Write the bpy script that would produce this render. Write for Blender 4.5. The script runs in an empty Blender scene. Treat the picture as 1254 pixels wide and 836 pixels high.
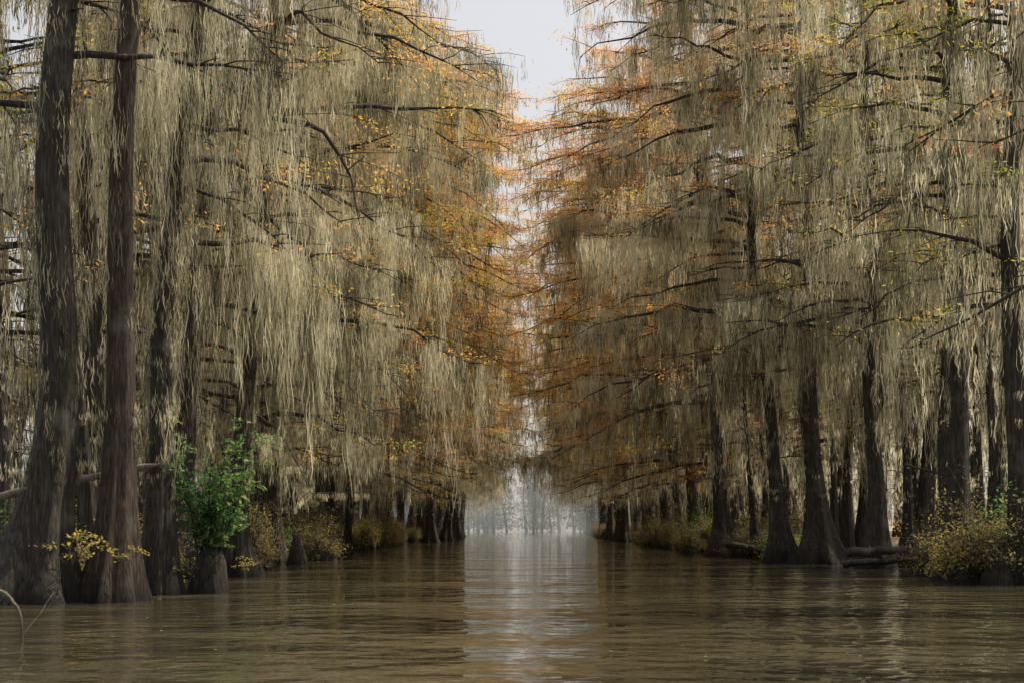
import bpy, math, numpy as np
from mathutils import Vector
rng = np.random.default_rng(11)
sc = bpy.context.scene
U = lambda a,b,n=None: rng.uniform(a,b,n)

# ---------------------------------------------------------------- materials
def new_mat(name):
    m = bpy.data.materials.new(name); m.use_nodes = True
    nt = m.node_tree; nt.nodes.clear()
    return m, nt, nt.nodes, nt.links
def ramp(nodes, stops):
    r = nodes.new('ShaderNodeValToRGB'); e = r.color_ramp.elements
    while len(e) < len(stops): e.new(0.5)
    for i,(p,c) in enumerate(stops):
        e[i].position = p; e[i].color = (*c,1)
    return r
def veg_mat(name, stops, transl, hue_from_object=False, noise_scale=0.4, noise_amp=0.9):
    m, nt, N, L = new_mat(name)
    out = N.new('ShaderNodeOutputMaterial')
    at = N.new('ShaderNodeAttribute'); at.attribute_name = 'tint'
    r = ramp(N, stops)
    geo = N.new('ShaderNodeNewGeometry')
    no = N.new('ShaderNodeTexNoise'); no.inputs['Scale'].default_value = noise_scale; no.inputs['Detail'].default_value = 0
    L.new(geo.outputs['Position'], no.inputs['Vector'])
    a = N.new('ShaderNodeMath'); a.operation = 'MULTIPLY_ADD'
    L.new(no.outputs['Fac'], a.inputs[0]); a.inputs[1].default_value = noise_amp; a.inputs[2].default_value = -noise_amp/2
    b = N.new('ShaderNodeMath'); b.operation = 'ADD'
    L.new(at.outputs['Fac'], b.inputs[0]); L.new(a.outputs[0], b.inputs[1])
    src = b
    if hue_from_object:
        oi = N.new('ShaderNodeObjectInfo'); sp = N.new('ShaderNodeSeparateColor')
        L.new(oi.outputs['Color'], sp.inputs[0])
        c = N.new('ShaderNodeMath'); c.operation='MULTIPLY_ADD'
        L.new(b.outputs[0], c.inputs[0]); c.inputs[1].default_value = 0.45
        L.new(sp.outputs[0], c.inputs[2]); src = c
    L.new(src.outputs[0], r.inputs[0])
    col=r.outputs[0]
    d = N.new('ShaderNodeBsdfDiffuse'); t = N.new('ShaderNodeBsdfTranslucent')
    L.new(col, d.inputs[0]); L.new(col, t.inputs[0])
    mx = N.new('ShaderNodeMixShader'); mx.inputs[0].default_value = transl
    L.new(d.outputs[0], mx.inputs[1]); L.new(t.outputs[0], mx.inputs[2])
    L.new(mx.outputs[0], out.inputs[0])
    return m
MOSS = veg_mat('spanish_moss', [(0.0,(0.075,0.07,0.048)),(0.3,(0.28,0.26,0.18)),(0.6,(0.67,0.62,0.44)),(1.0,(0.87,0.82,0.62))], 0.58, noise_amp=1.2)
LEAF = veg_mat('cypress_foliage', [(0.0,(0.16,0.28,0.04)),(0.2,(0.46,0.46,0.07)),(0.38,(0.78,0.52,0.13)),(0.6,(0.80,0.42,0.18)),(0.85,(0.68,0.33,0.18)),(1.0,(0.45,0.22,0.12))], 0.58, True)
GREEN = veg_mat('green_leaves', [(0.0,(0.05,0.12,0.05)),(0.5,(0.14,0.28,0.10)),(0.8,(0.32,0.45,0.14)),(1.0,(0.5,0.46,0.09))], 0.5)
BRUSH = veg_mat('brush_leaves', [(0.0,(0.10,0.08,0.055)),(0.4,(0.24,0.19,0.13)),(0.65,(0.32,0.28,0.11)),(1.0,(0.60,0.48,0.10))], 0.45)
def bark_mat(name, c1, c2, c3):
    m, nt, N, L = new_mat(name)
    out = N.new('ShaderNodeOutputMaterial'); p = N.new('ShaderNodeBsdfPrincipled')
    tc = N.new('ShaderNodeTexCoord'); mp = N.new('ShaderNodeMapping'); mp.inputs['Scale'].default_value = (9,9,0.9)
    L.new(tc.outputs['Object'], mp.inputs[0])
    n = N.new('ShaderNodeTexNoise'); n.inputs['Scale'].default_value = 1.8; n.inputs['Detail'].default_value = 6; n.inputs['Roughness'].default_value=0.7
    L.new(mp.outputs[0], n.inputs['Vector'])
    r = ramp(N, [(0.36,c1),(0.52,c2),(0.70,c3)])
    L.new(n.outputs['Fac'], r.inputs[0])
    # pale lichen blotches
    n2 = N.new('ShaderNodeTexNoise'); n2.inputs['Scale'].default_value = 1.3; n2.inputs['Detail'].default_value = 5
    L.new(tc.outputs['Object'], n2.inputs['Vector'])
    r2 = ramp(N, [(0.56,(0,0,0)),(0.72,(.55,.55,.55))]); L.new(n2.outputs['Fac'], r2.inputs[0])
    ml = N.new('ShaderNodeMix'); ml.data_type='RGBA'; L.new(r2.outputs[0], ml.inputs[0]); L.new(r.outputs[0], ml.inputs[6]); ml.inputs[7].default_value=(.19,.19,.15,1)
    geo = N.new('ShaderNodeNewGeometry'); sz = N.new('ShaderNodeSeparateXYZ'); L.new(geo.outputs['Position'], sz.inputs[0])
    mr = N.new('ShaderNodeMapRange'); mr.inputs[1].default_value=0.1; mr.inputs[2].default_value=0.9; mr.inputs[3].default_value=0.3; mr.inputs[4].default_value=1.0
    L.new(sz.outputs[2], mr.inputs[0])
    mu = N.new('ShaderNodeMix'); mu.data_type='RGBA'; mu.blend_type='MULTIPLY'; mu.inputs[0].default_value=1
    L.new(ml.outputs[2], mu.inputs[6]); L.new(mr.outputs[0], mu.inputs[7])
    L.new(mu.outputs[2], p.inputs['Base Color']); p.inputs['Roughness'].default_value = 0.9
    bp = N.new('ShaderNodeBump'); bp.inputs['Strength'].default_value = 1; bp.inputs['Distance'].default_value = 0.12
    L.new(n.outputs['Fac'], bp.inputs['Height']); L.new(bp.outputs[0], p.inputs['Normal'])
    L.new(p.outputs[0], out.inputs[0]); return m
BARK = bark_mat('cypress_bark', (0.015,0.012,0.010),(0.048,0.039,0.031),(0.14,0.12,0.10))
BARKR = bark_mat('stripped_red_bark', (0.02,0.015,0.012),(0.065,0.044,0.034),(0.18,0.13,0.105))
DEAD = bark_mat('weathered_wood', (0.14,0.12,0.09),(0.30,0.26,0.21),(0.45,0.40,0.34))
MATS = [BARK, MOSS, LEAF, BARKR, DEAD, GREEN, BRUSH]
M_BARK, M_MOSS, M_LEAF, M_RED, M_DEAD, M_GREEN, M_BRUSH = range(7)

# ---------------------------------------------------------------- mesh accumulator
class Acc:
    def __init__(s): s.v=[]; s.q=[]; s.m=[]; s.t=[]; s.n=0
    def add(s, v, q, mat, tint):
        v=np.asarray(v,np.float32).reshape(-1,3); q=np.asarray(q,np.int32).reshape(-1,4)
        s.v.append(v); s.q.append(q+s.n); s.m.append(np.full(len(q),mat,np.int32))
        t=np.broadcast_to(np.asarray(tint,np.float32),(len(v),)) if np.ndim(tint)==0 else np.asarray(tint,np.float32)
        s.t.append(t); s.n+=len(v)
    def mesh(s, name):
        v=np.concatenate(s.v); q=np.concatenate(s.q); m=np.concatenate(s.m); t=np.concatenate(s.t)
        me=bpy.data.meshes.new(name)
        me.vertices.add(len(v)); me.vertices.foreach_set('co', v.ravel())
        me.loops.add(len(q)*4); me.loops.foreach_set('vertex_index', q.ravel())
        me.polygons.add(len(q)); me.polygons.foreach_set('loop_start', np.arange(0,len(q)*4,4,dtype=np.int32))
        for mt in MATS: me.materials.append(mt)
        me.polygons.foreach_set('material_index', m)
        me.polygons.foreach_set('use_smooth', (m!=M_LEAF))
        a=me.attributes.new('tint','FLOAT','POINT'); a.data.foreach_set('value', t)
        me.update(); return me
def tube(acc, P, R, k=6, mat=0, tint=0.5, flute=None):
    P=np.asarray(P,float); R=np.asarray(R,float); n=len(P)
    T=np.gradient(P,axis=0); T/=np.linalg.norm(T,axis=1)[:,None]+1e-9
    ref=np.array([0,0,1.]) if abs(T[:,2]).mean()<0.8 else np.array([1.,0,0])
    A=np.cross(T,ref); A/=np.linalg.norm(A,axis=1)[:,None]+1e-9; B=np.cross(T,A)
    th=np.linspace(0,2*np.pi,k,endpoint=False)
    RR=R[:,None]*np.ones(k)[None]
    if flute is not None: RR=RR*flute(P[:,2:3], th[None])
    V=P[:,None]+RR[...,None]*(np.cos(th)[None,:,None]*A[:,None]+np.sin(th)[None,:,None]*B[:,None])
    i=np.arange(n-1)[:,None]*k; j=np.arange(k)[None]; j2=(j+1)%k
    Q=np.stack([i+j,i+j2,i+k+j2,i+k+j],-1).reshape(-1,4)
    acc.add(V,Q,mat,tint)
def strands(acc, base, L, w, tint, segs=3, sway=0.07):
    N=len(base); t=np.linspace(0,1,segs+1)[None]
    P=np.repeat(base[:,None,:],segs+1,1).copy()
    P[:,:,2]-=L[:,None]*t
    for ax in (0,1):
        P[:,:,ax]+= (sway*L[:,None]+0.02)*np.sin(t*U(2,7,(N,1))+U(0,6.28,(N,1)))*t**0.7
    a=U(0,6.28,(N,1))+U(-1.5,1.5,(N,1))*t
    prof=np.array([0.4]+[1.0]*(segs-1)+[0.1])[None]*(0.55+0.7*rng.random((N,segs+1)))
    hv=np.stack([np.cos(a),np.sin(a),np.zeros_like(a)],-1)*(w[:,None]*prof*0.5)[...,None]
    V=np.stack([P-hv,P+hv],2)
    b=np.arange(N)[:,None]*(2*(segs+1)); s=np.arange(segs)[None]*2
    Q=np.stack([b+s,b+s+1,b+s+3,b+s+2],-1).reshape(-1,4)
    acc.add(V,Q,M_MOSS,np.repeat(tint,2*(segs+1)))
def moss(acc, pts, L, nstr=12, w=0.04, spread=0.10, zmin=3.5):
    """festoons: short wisps start at all heights of a drooping, tapering tuft"""
    pts=np.asarray(pts); L=np.asarray(L)
    L=np.minimum(L, np.maximum(pts[:,2]-zmin*U(0.7,2.0,len(pts)),0.25))
    C=len(pts); k=nstr
    u=rng.random((C,k))**1.2*0.8; u[:,0]=0
    rad=spread*(0.7+0.45*np.sqrt(L))[:,None]*(1.25-1.1*u)
    off=rng.normal(0,1,(C,k,2))*rad[...,None]
    drift=rng.normal(0,0.05,(C,1,2))*L[:,None,None]*u[...,None]
    B=np.repeat(pts[:,None,:],k,1).copy(); B[:,:,:2]+=off+drift
    B[:,:,2]-=u*L[:,None]
    LL=L[:,None]*(0.14+0.22*rng.random((C,k))); LL[:,0]=L*0.9
    LL=np.clip(LL,0.18,1.6)
    tint=(rng.normal(0.5,0.26,(C,1))+rng.normal(0,0.10,(C,k))).ravel()
    strands(acc,B.reshape(-1,3),LL.ravel(),U(0.5,1.4,C*k)*w,np.clip(tint,0,1))
def leaves(acc, centers, per, size, flat=0.3, spread=0.4, mat=M_LEAF, aspect=0.4):
    C=len(centers)
    if C==0: return
    B=np.repeat(np.asarray(centers)[:,None,:],per,1)+rng.normal(0,1,(C,per,3))*spread*np.array([1,1,flat])
    B=B.reshape(-1,3); N=len(B)
    az=U(0,6.28,N); el=rng.normal(0,0.5,N)
    s=size*U(0.5,1.3,N)
    d=np.stack([np.cos(az)*np.cos(el),np.sin(az)*np.cos(el),np.sin(el)-0.2],-1)*s[:,None]
    rl=rng.normal(0,0.5,N)
    e=np.stack([-np.sin(az)*np.cos(rl),np.cos(az)*np.cos(rl),np.sin(rl)],-1)*(s*aspect*0.5)[:,None]
    V=np.stack([B,B+d*0.5+e,B+d,B+d*0.5-e],1)
    Q=np.arange(N*4).reshape(-1,4)
    tint=np.repeat(np.clip(rng.normal(0.5,0.2,(C,1))+rng.normal(0,0.12,(C,per)),0,1).ravel(),4)
    acc.add(V,Q,mat,tint)
def limb_path(p0, az, L, e, droop, n=8, curve=0.3):
    t=np.linspace(0,1,n); a=az+curve*t
    dx=np.cos(a)*L/(n-1); dy=np.sin(a)*L/(n-1)
    x=p0[0]+np.concatenate([[0],np.cumsum(dx[1:])]); y=p0[1]+np.concatenate([[0],np.cumsum(dy[1:])])
    z=p0[2]+L*(math.tan(e)*t-droop*t*t)
    P=np.stack([x,y,z],-1); P[1:-1]+=rng.normal(0,0.014*L,(n-2,3)); return P
def at(P,t):
    f=np.asarray(t)*(len(P)-1); i=np.clip(f.astype(int),0,len(P)-2); f=f-i
    return P[i]*(1-f)[:,None]+P[i+1]*f[:,None]

def tree(name, H=33, r=0.42, path=None, flare=1.2, nlimb=44, zlow=7, reach=6.5, bias=1.0, biasaz=0.0, lean=0.0,
         moss_d=1.55, mL=2.2, nstr=19, w=0.036, leaf=0.35, trunkmoss=80, barkmat=M_BARK, custom=(), zmin=3.2, crown=0.85, leafz=0.0, ffr=1.4, nleaf=16):
    acc=Acc()
    if path is None:
        lx,ly=rng.normal(0,0.025*H,2); lx+=lean; path=[(-1.5,0,0),(0,0,0),(H*0.3,lx*0.2+U(-.4,.4),ly*0.3),(H*0.65,lx*.6+U(-.5,.5),ly*0.6),(H,lx,ly)]
    path=np.array(path,float)
    z=np.unique(np.concatenate([np.linspace(-1.5,5,22),np.linspace(5,H,24)]))
    P=np.stack([np.interp(z,path[:,0],path[:,1]),np.interp(z,path[:,0],path[:,2]),z],-1)
    k=np.array([.25,.5,.25])
    for _ in range(2):
        P[1:-1,:2]=np.stack([np.convolve(P[:,i],k,'valid') for i in (0,1)],-1)
    P[:,0]+=0.12*np.sin(z*U(.3,.6)+U(0,6)); P[:,1]+=0.12*np.sin(z*U(.3,.6)+U(0,6))
    R=r*(1-0.78*np.clip(z/H,0,1)**1.1)+r*flare*np.exp(-np.clip(z,0,9)/ffr)
    nf=rng.integers(5,8); ph=U(0,6); ph2=U(0,6)
    def fl(zz,th):
        g=np.exp(-np.clip(zz,0,99)/2.6)
        return 1+0.28*g*np.cos(nf*th+ph+0.15*zz)+0.14*g*np.cos((nf*2+1)*th+ph2)+0.05*np.cos(3*th+ph2+0.3*zz)
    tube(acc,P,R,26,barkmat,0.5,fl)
    mp=[]; ml=[]; lc=[]
    def grow(lp, r0, mossy=1.0, leafy=leaf, L=None):
        L=np.linalg.norm(np.diff(lp,axis=0),axis=1).sum()
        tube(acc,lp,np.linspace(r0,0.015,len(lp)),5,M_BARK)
        lm=mL*U(.5,1.55)
        n=int(L*moss_d*mossy*0.6)
        if n>0:
            mp.append(at(lp,U(0.08,1,n))); ml.append(rng.lognormal(math.log(lm),0.5,n))
        d=lp[-1]-lp[0]; a0=math.atan2(d[1],d[0])
        for _ in range(int(3+L*0.85)):
            t=U(0.2,1.0); p=at(lp,[t])[0]; l2=L*U(0.18,0.42)*(1.15-0.6*t)
            tw=limb_path(p,a0+rng.choice([-1,1])*U(0.4,1.2),l2,U(-0.15,0.25),U(0,0.3),4,U(-.4,.4))
            tube(acc,tw,np.linspace(0.028,0.008,4),3,M_BARK)
            n=int(l2*moss_d*mossy+rng.random())
            if n>0: mp.append(at(tw,U(0,1,n))); ml.append(rng.lognormal(math.log(lm*0.85),0.5,n))
            if rng.random()<leafy:
                lc.append(at(tw,U(0.2,1.05,max(2,int(l2*3)))))
    for i in range(nlimb):
        f=(i+rng.random())/nlimb; zz=zlow+(H*0.985-zlow)*f
        p0=np.array([np.interp(zz,z,P[:,0]),np.interp(zz,z,P[:,1]),zz])
        if rng.random()<0.6*bias: az=biasaz+rng.normal(0,0.55); b=1.0
        else: az=U(0,6.28); b=0.62
        sh=1.0 if f<0.7 else 1.0-(f-0.7)/0.3*(1-crown)
        L=reach*b*sh*U(0.5,1.2)
        if rng.random()<0.2: L*=0.35
        grow(limb_path(p0,az,L,U(0.0,0.42),U(0.15,0.5),8,U(-.35,.35)),0.04+0.013*L, mossy=rng.choice([.08,.5,1.1,2.0],p=[.22,.2,.28,.3]),leafy=leaf*(1.0 if zz>leafz else 0.3)*(0.4+1.0*f))
    for c,rr,ms in custom:
        c=np.array(c,float); tt=np.linspace(0,1,10); s=np.linspace(0,1,len(c))
        lp=np.stack([np.interp(tt,s,c[:,i]) for i in range(3)],-1); lp[1:-1]+=rng.normal(0,0.09,(8,3))
        grow(lp,rr,ms,0.1)
    if trunkmoss:
        zt=U(3.0,H*0.95,trunkmoss); a=U(0,6.28,trunkmoss); rr=np.interp(zt,z,R)*1.02+U(0,0.12,trunkmoss)
        tp=np.stack([np.interp(zt,z,P[:,0])+rr*np.cos(a),np.interp(zt,z,P[:,1])+rr*np.sin(a),zt],-1)
        mp.append(tp); ml.append(U(0.5,2.0,trunkmoss))
    moss(acc,np.concatenate(mp),np.concatenate(ml),nstr,w,zmin=zmin)
    if lc: leaves(acc,np.concatenate(lc),nleaf,0.17)
    return acc.mesh(name)

def obj(name, me, loc=(0,0,0), rz=0, s=(1,1,1), col=(0.5,0,0,1)):
    o=bpy.data.objects.new(name,me); sc.collection.objects.link(o)
    o.location=loc; o.rotation_euler=(0,0,rz); o.scale=s; o.color=col; return o

# ---------------------------------------------------------------- shared tree shapes
edgeL=[tree('mossy_%d'%i,H=U(31,36),r=U(.3,.5),zlow=U(4.5,7),reach=U(6,8),leaf=0.4,leafz=9,lean=1.5) for i in range(4)]
edgeR=[tree('mossy_r%d'%i,H=U(31,36),r=U(.3,.48),zlow=U(7.5,10),reach=U(6,8),leaf=0.4,leafz=9,lean=1.2,zmin=5) for i in range(3)]
leafy=[tree('leafy_%d'%i,H=U(34,38),r=U(.36,.5),nlimb=52,zlow=U(6,8.5),reach=U(9,10.4),moss_d=1.1,mL=1.7,leaf=.9,crown=0.85,nleaf=24,lean=2.4,nstr=16,w=.04) for i in range(3)]
arch=[tree('arch_%d'%i,H=U(33,37),r=U(.4,.55),nlimb=46,zlow=U(9,12),reach=U(10,12),moss_d=1.2,mL=1.7,leaf=0.9,crown=0.85,nstr=9,w=.06,lean=2) for i in range(2)]
inner=[tree('inner_%d'%i,H=U(28,33),r=U(.26,.42),nlimb=30,zlow=U(5,9),reach=5,bias=0,leaf=0.3,moss_d=1.6,nstr=9,w=.06) for i in range(3)]
thin=[tree('thin_%d'%i,H=U(17,25),r=U(.14,.2),nlimb=22,zlow=U(5,8),reach=3,bias=.3,leaf=0.3,moss_d=1.6,nstr=14,w=.04,flare=1.5,trunkmoss=80) for i in range(2)]

# ---------------------------------------------------------------- near trees, in metres
def near(X,Y,path,hue=None,**k):
    me=tree('near',path=[(-1.5,0,0)]+[(z,x-X,0) for z,x in path],**k)
    return obj('cypress_tree',me,(X,Y,0),0,col=(U(.1,.4) if hue is None else hue,0,0,1))
NK=dict(nstr=30,w=0.020,H=30,moss_d=2.1,mL=2.1)
near(-11.4,34,[(0,-11.36),(4.6,-10.97),(14.4,-10.77),(30,-10.6)],r=.50,flare=1.5,nlimb=24,zlow=11,reach=4.5,biasaz=1.6,trunkmoss=190,leaf=.15,**NK)
near(-9.84,34.6,[(0,-9.84),(5.7,-9.58),(14.4,-9.2),(30,-8.9)],r=.37,flare=1.1,nlimb=20,zlow=13,reach=4,biasaz=1.6,trunkmoss=90,barkmat=M_RED,leaf=.1,**NK)
near(-9.5,38,[(0,-9.53),(7.1,-9.5),(11.5,-8.8),(15.9,-8.2),(30,-6.9)],r=.33,flare=1.0,nlimb=28,zlow=9,reach=5,biasaz=1.0,trunkmoss=340,leaf=.2,**NK)
near(-10.06,52,[(0,-10.06),(10.6,-9.4),(21,-8.63),(30,-8.2)],r=.34,flare=1.2,nlimb=40,zlow=8,reach=7.2,biasaz=.4,trunkmoss=200,leaf=.4,
     custom=[([(0.7,0,16.3),(1.6,-3,15.9),(3.6,-4.2,15.3),(4.6,-4.4,13.6),(5.0,-4.6,11.8)],.15,.12),([(0.6,0,12.8),(1.6,-3,12.4),(3.0,-4,11.4),(4.6,-4.5,8.6)],.13,.12),
             ([(0.6,0,11.0),(-1.0,-2.5,10.8),(2.6,-4,10.7)],.09,.3),([(1.5,0,20),(2.6,-3,19.6),(5.6,-4,17.4)],.12,.3)],**NK)
near(-13.3,46,[(0,-13.3),(8,-13.7),(18,-13.9),(30,-13.9)],r=.38,flare=1.2,nlimb=28,zlow=8,reach=4.5,trunkmoss=150,leaf=.3,**NK)
near(-11.6,50,[(0,-11.7),(10,-11.1),(20,-10.5),(30,-10)],r=.42,flare=1.2,nlimb=30,zlow=9,reach=5,trunkmoss=120,leaf=.3,hue=.05,**NK)
near(-17.2,48,[(0,-17.4),(12,-17.6),(30,-17.6)],r=.4,flare=1.2,nlimb=28,zlow=7,reach=5,trunkmoss=120,leaf=.6,hue=-.05,**NK)
near(-12.6,64,[(0,-12.6),(12,-11.8),(34,-9.3)],r=.38,flare=1.2,nlimb=50,zlow=5,reach=9,trunkmoss=150,leaf=.5,**{**NK,'H':34})
RK=dict(nstr=25,w=0.024,moss_d=1.95,mL=2.1,biasaz=math.pi,zmin=4.8)
near(15.0,70,[(0,15.2),(11.6,14.6),(27.7,14.1),(34,14)],H=34,r=.42,flare=2.2,nlimb=42,zlow=9.5,reach=6,trunkmoss=200,leaf=.35,**RK)
near(13.8,72,[(0,13.8),(14,12.3),(34,11.8)],H=33,r=.33,flare=1.7,nlimb=46,zlow=9,reach=8.4,trunkmoss=150,leaf=.5,hue=.3,**RK)
near(13.0,88,[(0,13.0),(14,12.6),(36,10.6)],H=36,r=.45,flare=1.7,nlimb=54,zlow=8,reach=10,trunkmoss=150,leaf=.8,hue=.4,**RK)
near(15.9,62,[(0,15.9),(10,15.6),(34,15.2)],H=33,r=.34,flare=1.3,nlimb=38,zlow=9.5,reach=5.5,trunkmoss=120,leaf=.35,hue=.1,**RK)
near(17.6,57,[(0,17.6),(10,17.4),(34,17.2)],H=33,r=.3,flare=1.3,nlimb=34,zlow=9,reach=5,trunkmoss=120,leaf=.3,**RK)
near(15.2,48,[(0,15.2),(10,14.9),(34,14.8)],H=31,r=.34,flare=1.2,nlimb=34,zlow=8.5,reach=4.8,trunkmoss=120,leaf=.5,hue=-.1,**RK)
near(16.1,45,[(0,16.1),(10,15.9),(34,15.8)],H=31,r=.38,flare=1.2,nlimb=30,zlow=8.5,reach=4.5,trunkmoss=120,leaf=.6,hue=-.05,**RK)

# ---------------------------------------------------------------- forest along the banks
LY=[20,34,57,90,116,157,209,313,450]; LX=[-14,-12.5,-12,-12.2,-13.5,-13.5,-12,-13,-18]
RY=[20,45,70,90,142,200,313,450]; RX=[17,17,16,14.0,15.0,16,20,25]
cnt=0
for side in (-1,1):
    edge=edgeL if side<0 else edgeR
    for ri,(off,sp,ymax) in enumerate([(0,6.8,430),(5,7.5,430),(10,9,220)]):
        y=28+U(0,6)
        while y<ymax:
            y+=sp*(0.35+rng.exponential(.65) if ri else U(.6,1.4))*(1.0 if y<200 else 1.6)
            xb=np.interp(y,LY,LX) if side<0 else np.interp(y,RY,RX)
            x=xb+side*(off+(U(-2.4,2.0) if ri else U(-1.2,2)))
            if abs(x)>0.38*y+8: continue
            if ri==0 and y<(66 if side<0 else 93): continue
            if ri==1 and y<(55 if side<0 else 50): continue
            face=(0 if side<0 else math.pi)+rng.normal(0,0.35)
            lf = ri<2 and y>(76 if side<0 else 80) and rng.random()<(.8 if ri==0 else .45)
            if ri<2:
                if y>175: me=arch[rng.integers(2)]
                else: me=leafy[rng.integers(3)] if lf else edge[rng.integers(len(edge))]
            else: me=edge[rng.integers(len(edge))] if rng.random()<.35 else inner[rng.integers(3)]
            s=U(.85,1.1)
            hue=U(-.05,.45) if y<100 or not lf else U(.12,.48)
            obj('cypress_tree',me,(x,y,0),face,(s,s,s*U(.92,1.05)),(hue,0,0,1)); cnt+=1
    for i in range(30 if side>0 else 22):
        y=U(56,190); xb=np.interp(y,LY,LX) if side<0 else np.interp(y,RY,RX)
        x=xb+side*U(-1.5,8)
        if abs(x)>0.38*y+3: continue
        obj('cypress_tree',thin[rng.integers(2)],(x,y,0),U(0,6),(1,1,U(.8,1.2)),(U(0,.5),0,0,1)); cnt+=1
for x,y in [(17.2,51),(18.3,54),(16.6,66),(18,64),(19.5,62),(21,66),(17.4,74),(-14.8,42),(-15.6,52),(-14,58),(-13,44)]:
    obj('cypress_tree',thin[rng.integers(2)],(x,y,0),U(0,6),(1,1,U(.9,1.3)),(U(0,.5),0,0,1))
# big trees standing out in the water whose crowns meet over the channel
for x,y,f,s in [(-9.6,165,.1,1),(-8.8,192,-.2,1.05),(-9,222,.2,1.08),(-9.5,262,0,1.05),(14.5,182,3.0,1),(14.6,208,3.3,1.05),(15.5,240,3.1,1.1)]:
    obj('cypress_tree',arch[rng.integers(2)],(x,y,0),f,(s,s,s),(U(.1,.4),0,0,1))
print('forest trees',cnt)
for x,y,f in [(-17,18,0),(18,33,3.1),(18,18,3.1)]:
    obj('cypress_tree',edgeL[rng.integers(4)],(x,y,0),f,(1,1,1))
# forest interior: one mass of trees per bank
for side in (-1,1):
    acc=Acc(); mp=[]; ml=[]; lc=[]
    for i in range(130):
        y=U(38,330); off=U(14,38)
        xb=np.interp(y,LY,LX) if side<0 else np.interp(y,RY,RX)
        x=xb+side*off
        if abs(x)>0.38*y+10: continue
        h=U(24,32); lx,ly=rng.normal(0,1,2); r=U(.2,.45)
        zt=np.array([-1,0,1,2.5,6,15,h]); P=np.stack([x+lx*zt/h,y+ly*zt/h,zt],-1)
        tube(acc,P,r*np.array([2.3,2.2,1.7,1.25,1,.7,.2]),8,0)
        n=90; zz=U(3,h,n); a=U(0,6.28,n); rr=U(.3,4.5,n)*np.clip(1.3-zz/h,.3,1)
        mp.append(np.stack([x+lx*zz/h+rr*np.cos(a),y+rr*np.sin(a),zz],-1)); ml.append(U(1,4,n))
        for j in range(14):
            z0=U(5,h); tube(acc,limb_path(np.array([x+lx*z0/h,y+ly*z0/h,z0]),U(0,6.28),U(2,4.5),.2,.2,5),np.linspace(.07,.01,5),3,0)
        n=8; zz=U(.5,1,n)*h; a=U(0,6.28,n); rr=U(1,4,n); lc.append(np.stack([x+rr*np.cos(a),y+rr*np.sin(a),zz],-1))
        n=5; lc.append(np.stack([x+U(-3,3,n),y+U(-3,3,n),U(.3,3,n)],-1))
    moss(acc,np.concatenate(mp),np.concatenate(ml),8,.11,spread=.16,zmin=2)
    leaves(acc,np.concatenate(lc),20,.3,spread=.6)
    obj('forest_interior_trees',acc.mesh('forest_interior'),col=(.2,0,0,1))

# ---------------------------------------------------------------- brush at the waterline
def brush(name,h=2.6,wd=1.6,mat=M_BRUSH,nl=40,per=14,size=.11):
    acc=Acc(); c=[]
    for i in range(46):
        a=U(0,6.28); L=h*U(.5,1.1)
        P=limb_path(np.array([U(-.3,.3)*wd,U(-.3,.3)*wd,U(0,.3)]),a,L*U(.2,.7)*wd/h,U(.9,1.25),U(0,1.0),6,U(-1,1))
        tube(acc,P,np.linspace(.022,.006,6),3,M_BARK)
        for _ in range(4):
            p=at(P,[U(.3,1)])[0]; tw=limb_path(p,U(0,6.28),U(.3,.8),U(-.2,.9),.2,4)
            tube(acc,tw,np.linspace(.01,.004,4),3,M_BARK); c.append(at(tw,U(.2,1,3)))
    c=np.concatenate(c); leaves(acc,c,per,size,flat=.8,spread=.16,mat=mat,aspect=.45)
    for i in range(5):
        tube(acc,[(U(-.6,.6),U(-.6,.6),-1),(U(-.4,.4),U(-.4,.4),0.2),(U(-.3,.3),U(-.3,.3),U(.6,1.1))],[.6,.42,.08],9,M_BARK)
    return acc.mesh(name)
br=[brush('brush_a',per=8),brush('brush_b',3.6,2.4,per=7),brush('brush_c',2,2.2,per=5),brush('brush_d',4.6,2.2,per=6),brush('brush_e',2.4,1.8,per=6,mat=M_GREEN)]
for side in (-1,1):
    y=50 if side<0 else 74
    while y<330:
        y+=U(1.2,3.2)*(1 if y<150 else 2.4)
        xb=np.interp(y,LY,LX) if side<0 else np.interp(y,RY,RX)
        obj('waterside_shrub',br[rng.choice(5,p=[.22,.24,.2,.22,.12])],(xb+side*U(-2.2,3),y,0),U(0,6),(1,1,U(.7,1.6)))
for x,y,s,b in [(14.6,46,1.0,0),(15.4,45,1.1,1),(16.4,46,1.2,4),(17.0,50,1.3,1),(15.2,52,.7,2),(19,56,1.2,0),(-15,44,1.2,4),(-13,41,.9,0),(-16,50,1.3,1),(-11,44,.8,2),(-13.6,37,1,4)]:
    obj('waterside_shrub',br[b],(x,y,0),U(0,6),(s*1.1,s*1.1,s*1.15))
# cypress knees
acc=Acc()
for i in range(170):
    side=rng.choice([-1,1]); y=U(34,130)
    xb=(np.interp(y,LY,LX) if side<0 else np.interp(y,RY,RX))-side*U(-3,1.8 if (side<0 and y>45) or (side>0 and y>70) else -1)
    h=rng.lognormal(math.log(.5),.5); r=h*.22+.06
    tube(acc,[(xb,y,-.6),(xb,y,0),(xb+U(-.05,.05),y,h*.5),(xb+U(-.08,.08),y,h*.9),(xb+U(-.08,.08),y,h)],[r*1.6,r*1.3,r*.8,r*.45,.01],7,M_BARK)
obj('cypress_knees',acc.mesh('cypress_knees'))

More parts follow.
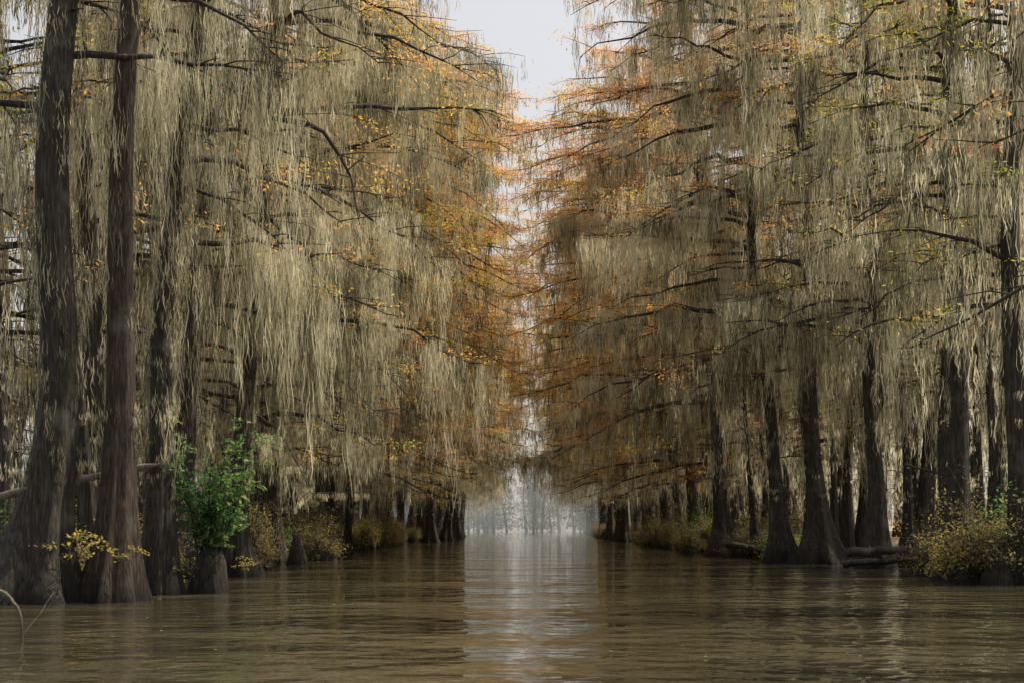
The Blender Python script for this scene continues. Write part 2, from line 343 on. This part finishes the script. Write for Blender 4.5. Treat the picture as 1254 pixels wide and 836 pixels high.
# green shrub on a knee
acc=Acc()
tube(acc,[(0,0,-1),(0,0,.2),(.1,0,.9),(.15,0,1.3)],[.8,.55,.4,.2],12,M_BARK,.5,lambda z,t:1+.15*np.cos(5*t))
for i in range(34):
    a=U(0,6.28); L=U(1.5,4.0); P=limb_path(np.array([U(-.25,.35),U(-.2,.2),.9]),a,L*U(.2,.5),1.29,U(.6,1.8),9,U(-.6,.6))
    tube(acc,P,np.linspace(.02,.006,9),4,M_BARK)
    for t in np.linspace(.25,1,9):
        p=at(P,[t])[0]; tw=limb_path(p,U(0,6.28),U(.35,.6),U(-.1,.6),.4,6)
        q=at(tw,np.repeat(np.linspace(.15,1,8),2)); tube(acc,tw,np.linspace(.006,.003,6),3,M_BARK)
        leaves(acc,q,1,.14,spread=.03,flat=.5,mat=M_GREEN,aspect=.5)
obj('green_shrub',acc.mesh('green_shrub'),(-8.35,39,0))
for x,y,h in [(-10.35,33.4,1.0),(-9.1,33.6,.8),(-8.9,38.2,.6),(-7.6,41.5,.6)]:
    acc=Acc(); c=[]
    for i in range(12):
        P=limb_path(np.array([U(-.2,.2),0,U(0,.3)]),U(0,6.28),U(.5,1.2),1.0,U(.6,1.4),7); tube(acc,P,np.linspace(.012,.004,7),3,M_BARK)
        c.append(at(P,U(.4,1,7)))
    leaves(acc,np.concatenate(c),2,.12,spread=.08,mat=M_BRUSH,aspect=.6)
    for k_ in range(len(acc.t)):
        acc.t[k_]=np.clip(acc.t[k_]+.4,0,1)
    obj('yellow_leaf_sapling',acc.mesh('sapling'),(x,y,.9 if h>.7 else .4),0,(h*.9,)*3)

# logs and sticks
def log(name,pts,r0,r1,mat=M_DEAD,tw=0):
    acc=Acc(); pts=np.array(pts,float); o=pts[0].copy(); pts=pts-o
    t=np.linspace(0,1,14); s=np.linspace(0,1,len(pts)); P=np.stack([np.interp(t,s,pts[:,i]) for i in range(3)],-1); P[1:-1]+=rng.normal(0,r0*.25,(12,3))
    R=np.linspace(r0,r1,14); R[0]=R[-1]=.005; P[0]=P[1]-(P[1]-P[0])*.1; 
    tube(acc,P,R,9,mat,.5,lambda z,th:1+.08*np.cos(3*th+z))
    for _ in range(tw):
        p=at(P,[U(.3,.95)])[0]; tube(acc,limb_path(p,U(0,6),U(.4,1.2),U(-.3,.9),0,5),np.linspace(r1*.5,.005,5),4,mat)
    obj(name,acc.mesh(name),tuple(o))
log('fallen_log',[(-14.2,38,2.5),(-12,37.5,2.95),(-9.1,37,3.45)],.12,.09)
log('fallen_log',[(12.6,55,.75),(14.6,54.6,.95),(17,54,.6)],.2,.14,M_BARK,4)
log('fallen_log',[(12.9,57,.3),(15,56,.5),(18,55,.4)],.16,.1,M_BARK,3)
log('fallen_log',[(12.0,82,.9),(14,80,.5),(15.2,78,.3)],.2,.1,M_BARK,2)
log('dead_branch',[(13.1,48,3.95),(14.1,48,3.7),(15.4,48,3.4)],.05,.03,M_BARK,3)
log('arched_root',[(-8.8,22.6,.9),(-8.05,22.5,.8),(-7.75,22.4,.5),(-7.7,22.4,-.3)],.03,.02,M_DEAD,1)

# limb reaching over the water from the right
acc=Acc(); 
P=limb_path(np.array([0,0,0]),math.pi,11.5,.16,.24,12,.15); tube(acc,P,np.linspace(.16,.02,12),6,M_BARK); c=[]
for i in range(34):
    t=U(.1,1); tw=limb_path(at(P,[t])[0],math.pi+rng.choice([-1,1])*U(.3,1.1),U(.8,2.2),U(-.2,.35),U(.1,.4),5); tube(acc,tw,np.linspace(.025,.008,5),3,M_BARK); c.append(at(tw,U(.1,1,4)))
leaves(acc,np.concatenate(c),12,.18,spread=.35,flat=.5)
moss(acc,at(P,U(.1,.95,26)),U(.6,2.4,26),12)
obj('cypress_limb',acc.mesh('cypress_limb'),(12,90,11.0),0,col=(.06,0,0,1))

# ---------------------------------------------------------------- distant tree line
HAZE=veg_mat('distant_foliage',[(0,(.10,.11,.10)),(.5,(.18,.18,.15)),(1,(.34,.28,.19))],.4)
MATS_SAVE=MATS[:]; 
acc=Acc(); c=[]
for i in range(170):
    x=U(-120,140); y=U(520,680); h=U(16,30); P=np.array([(x,y,-1),(x+U(-1.5,1.5),y,h*.5),(x+U(-2,2),y,h)])
    r_=U(.2,.6); tube(acc,P,[r_*1.8,r_,.1],6,0,.3)
    n=150; zz=U(.05,1,n)*h; rr=(1-(zz/h))**.5*6.5*U(.2,1,n); a=U(0,6.28,n)
    c.append(np.stack([x+rr*np.cos(a),y+rr*np.sin(a),zz],-1))
leaves(acc,np.concatenate(c),9,.8,flat=.8,spread=.9,mat=1,aspect=.8)
MATS=[HAZE,HAZE]; me=acc.mesh('distant_trees'); MATS=MATS_SAVE
obj('distant_trees',me)
m,nt,N,L=new_mat('haze'); out=N.new('ShaderNodeOutputMaterial'); v=N.new('ShaderNodeVolumeScatter')
v.inputs['Color'].default_value=(.74,.88,1,1); v.inputs['Density'].default_value=.0018; v.inputs['Anisotropy'].default_value=.3
L.new(v.outputs[0],out.inputs['Volume'])
me=bpy.data.meshes.new('haze'); x0,x1,y0,y1,z0,z1=-160,190,240,700,.05,42
me.from_pydata([(x,y,z) for z in (z0,z1) for y in (y0,y1) for x in (x0,x1)],[],[(0,2,3,1),(4,5,7,6),(0,1,5,4),(2,6,7,3),(0,4,6,2),(1,3,7,5)])
me.materials.append(m); obj('morning_haze',me)

# ---------------------------------------------------------------- water and forest floor
m,nt,N,L=new_mat('bayou_water'); out=N.new('ShaderNodeOutputMaterial'); p=N.new('ShaderNodeBsdfPrincipled')
p.inputs['Base Color'].default_value=(.068,.057,.034,1); p.inputs['Roughness'].default_value=.015; p.inputs['IOR'].default_value=1.42
tc=N.new('ShaderNodeTexCoord')
def wn(sx,sy,scale,det):
    mp=N.new('ShaderNodeMapping'); mp.inputs['Scale'].default_value=(sx,sy,1); L.new(tc.outputs['Object'],mp.inputs[0])
    n=N.new('ShaderNodeTexNoise'); n.inputs['Scale'].default_value=scale; n.inputs['Detail'].default_value=det; L.new(mp.outputs[0],n.inputs['Vector']); return n
n1=wn(1.0,1.1,1.0,2); n2=wn(.35,.4,.5,1)
ad=N.new('ShaderNodeMath'); ad.operation='MULTIPLY_ADD'; L.new(n2.outputs['Fac'],ad.inputs[0]); ad.inputs[1].default_value=2.8; L.new(n1.outputs['Fac'],ad.inputs[2])
bp=N.new('ShaderNodeBump'); bp.inputs['Strength'].default_value=.85; bp.inputs['Distance'].default_value=.11
L.new(ad.outputs[0],bp.inputs['Height']); L.new(bp.outputs[0],p.inputs['Normal']); L.new(p.outputs[0],out.inputs[0])
def sheet(name,co,faces,mat):
    me=bpy.data.meshes.new(name); me.from_pydata(co,[],faces); me.materials.append(mat); return obj(name,me)
sheet('water',[(-2500,-500,0),(2500,-500,0),(2500,4000,0),(-2500,4000,0)],[(0,1,2,3)],m)
m,nt,N,L=new_mat('mud'); out=N.new('ShaderNodeOutputMaterial'); p=N.new('ShaderNodeBsdfPrincipled'); n=N.new('ShaderNodeTexNoise'); n.inputs['Scale'].default_value=.6; n.inputs['Detail'].default_value=8
r=ramp(N,[(.3,(.04,.03,.02)),(.7,(.15,.105,.065))]); L.new(n.outputs['Fac'],r.inputs[0]); L.new(r.outputs[0],p.inputs['Base Color']); p.inputs['Roughness'].default_value=.95; L.new(p.outputs[0],out.inputs[0])
for side in(-1,1):
    ys=np.linspace(0,460,60); off=np.array([4,8,14,25,80]); hz=np.array([-.4,.15,.4,.7,1.0])
    V=[];
    for y in ys:
        xb=np.interp(y,LY,LX) if side<0 else np.interp(y,RY,RX)
        for o,h in zip(off,hz): V.append((xb+side*(o+U(-1,1)),y,h+U(-.15,.15)))
    F=[(i*5+j,i*5+j+1,(i+1)*5+j+1,(i+1)*5+j) for i in range(59) for j in range(4)]
    sheet('forest_floor',V,F,m)
acc=Acc(); n=60; x=U(-12,14,n); y=15+U(0,1,n)**1.5*70; a=U(0,6.28,n); s=U(.02,.05,n)
V=np.stack([np.stack([x+s*np.cos(a+k),y+s*np.sin(a+k)*f,np.full(n,.006)],-1) for k,f in((0,1),(1.57,.6),(3.14,1),(4.71,.6))],1)
acc.add(V,np.arange(n*4).reshape(-1,4),M_MOSS,.7); obj('floating_leaves',acc.mesh('floating_leaves'))

# ---------------------------------------------------------------- light, sky, camera
w=bpy.data.worlds.new('World'); sc.world=w; w.use_nodes=True; wn_=w.node_tree.nodes; bg=wn_['Background']
sky=wn_.new('ShaderNodeTexSky'); sky.sky_type='NISHITA'; sky.sun_disc=False
EL,AZ=math.radians(55),math.radians(66)   # azimuth to the right of +Y
sky.sun_elevation=EL; sky.sun_rotation=AZ; sky.dust_density=7; sky.air_density=1.0
mx=wn_.new('ShaderNodeMix'); mx.data_type='RGBA'; mx.inputs[0].default_value=.5; mx.inputs[7].default_value=(7.6,7.4,7.1,1)  # thin high cloud
w.node_tree.links.new(sky.outputs[0],mx.inputs[6]); w.node_tree.links.new(mx.outputs[2],bg.inputs[0]); bg.inputs[1].default_value=.145
sd=bpy.data.lights.new('sun','SUN'); sd.energy=5; sd.angle=math.radians(.5); sd.color=(1,.91,.70)
so=bpy.data.objects.new('sun',sd); sc.collection.objects.link(so)
d=Vector((math.sin(AZ)*math.cos(EL),math.cos(AZ)*math.cos(EL),math.sin(EL))); so.rotation_euler=d.to_track_quat('Z','Y').to_euler()
cd=bpy.data.cameras.new('camera'); cam=bpy.data.objects.new('camera',cd); sc.collection.objects.link(cam); sc.camera=cam
cam.location=(0,0,1.8); cam.rotation_euler=(math.radians(90),0,0); cd.lens=50; cd.sensor_width=36; cd.shift_y=.181; cd.clip_end=6000
sc.view_settings.view_transform='Standard'; sc.view_settings.look='None'; sc.view_settings.exposure=0
print('objects',len(bpy.data.objects),'polys',sum(len(m.polygons) for m in bpy.data.meshes))
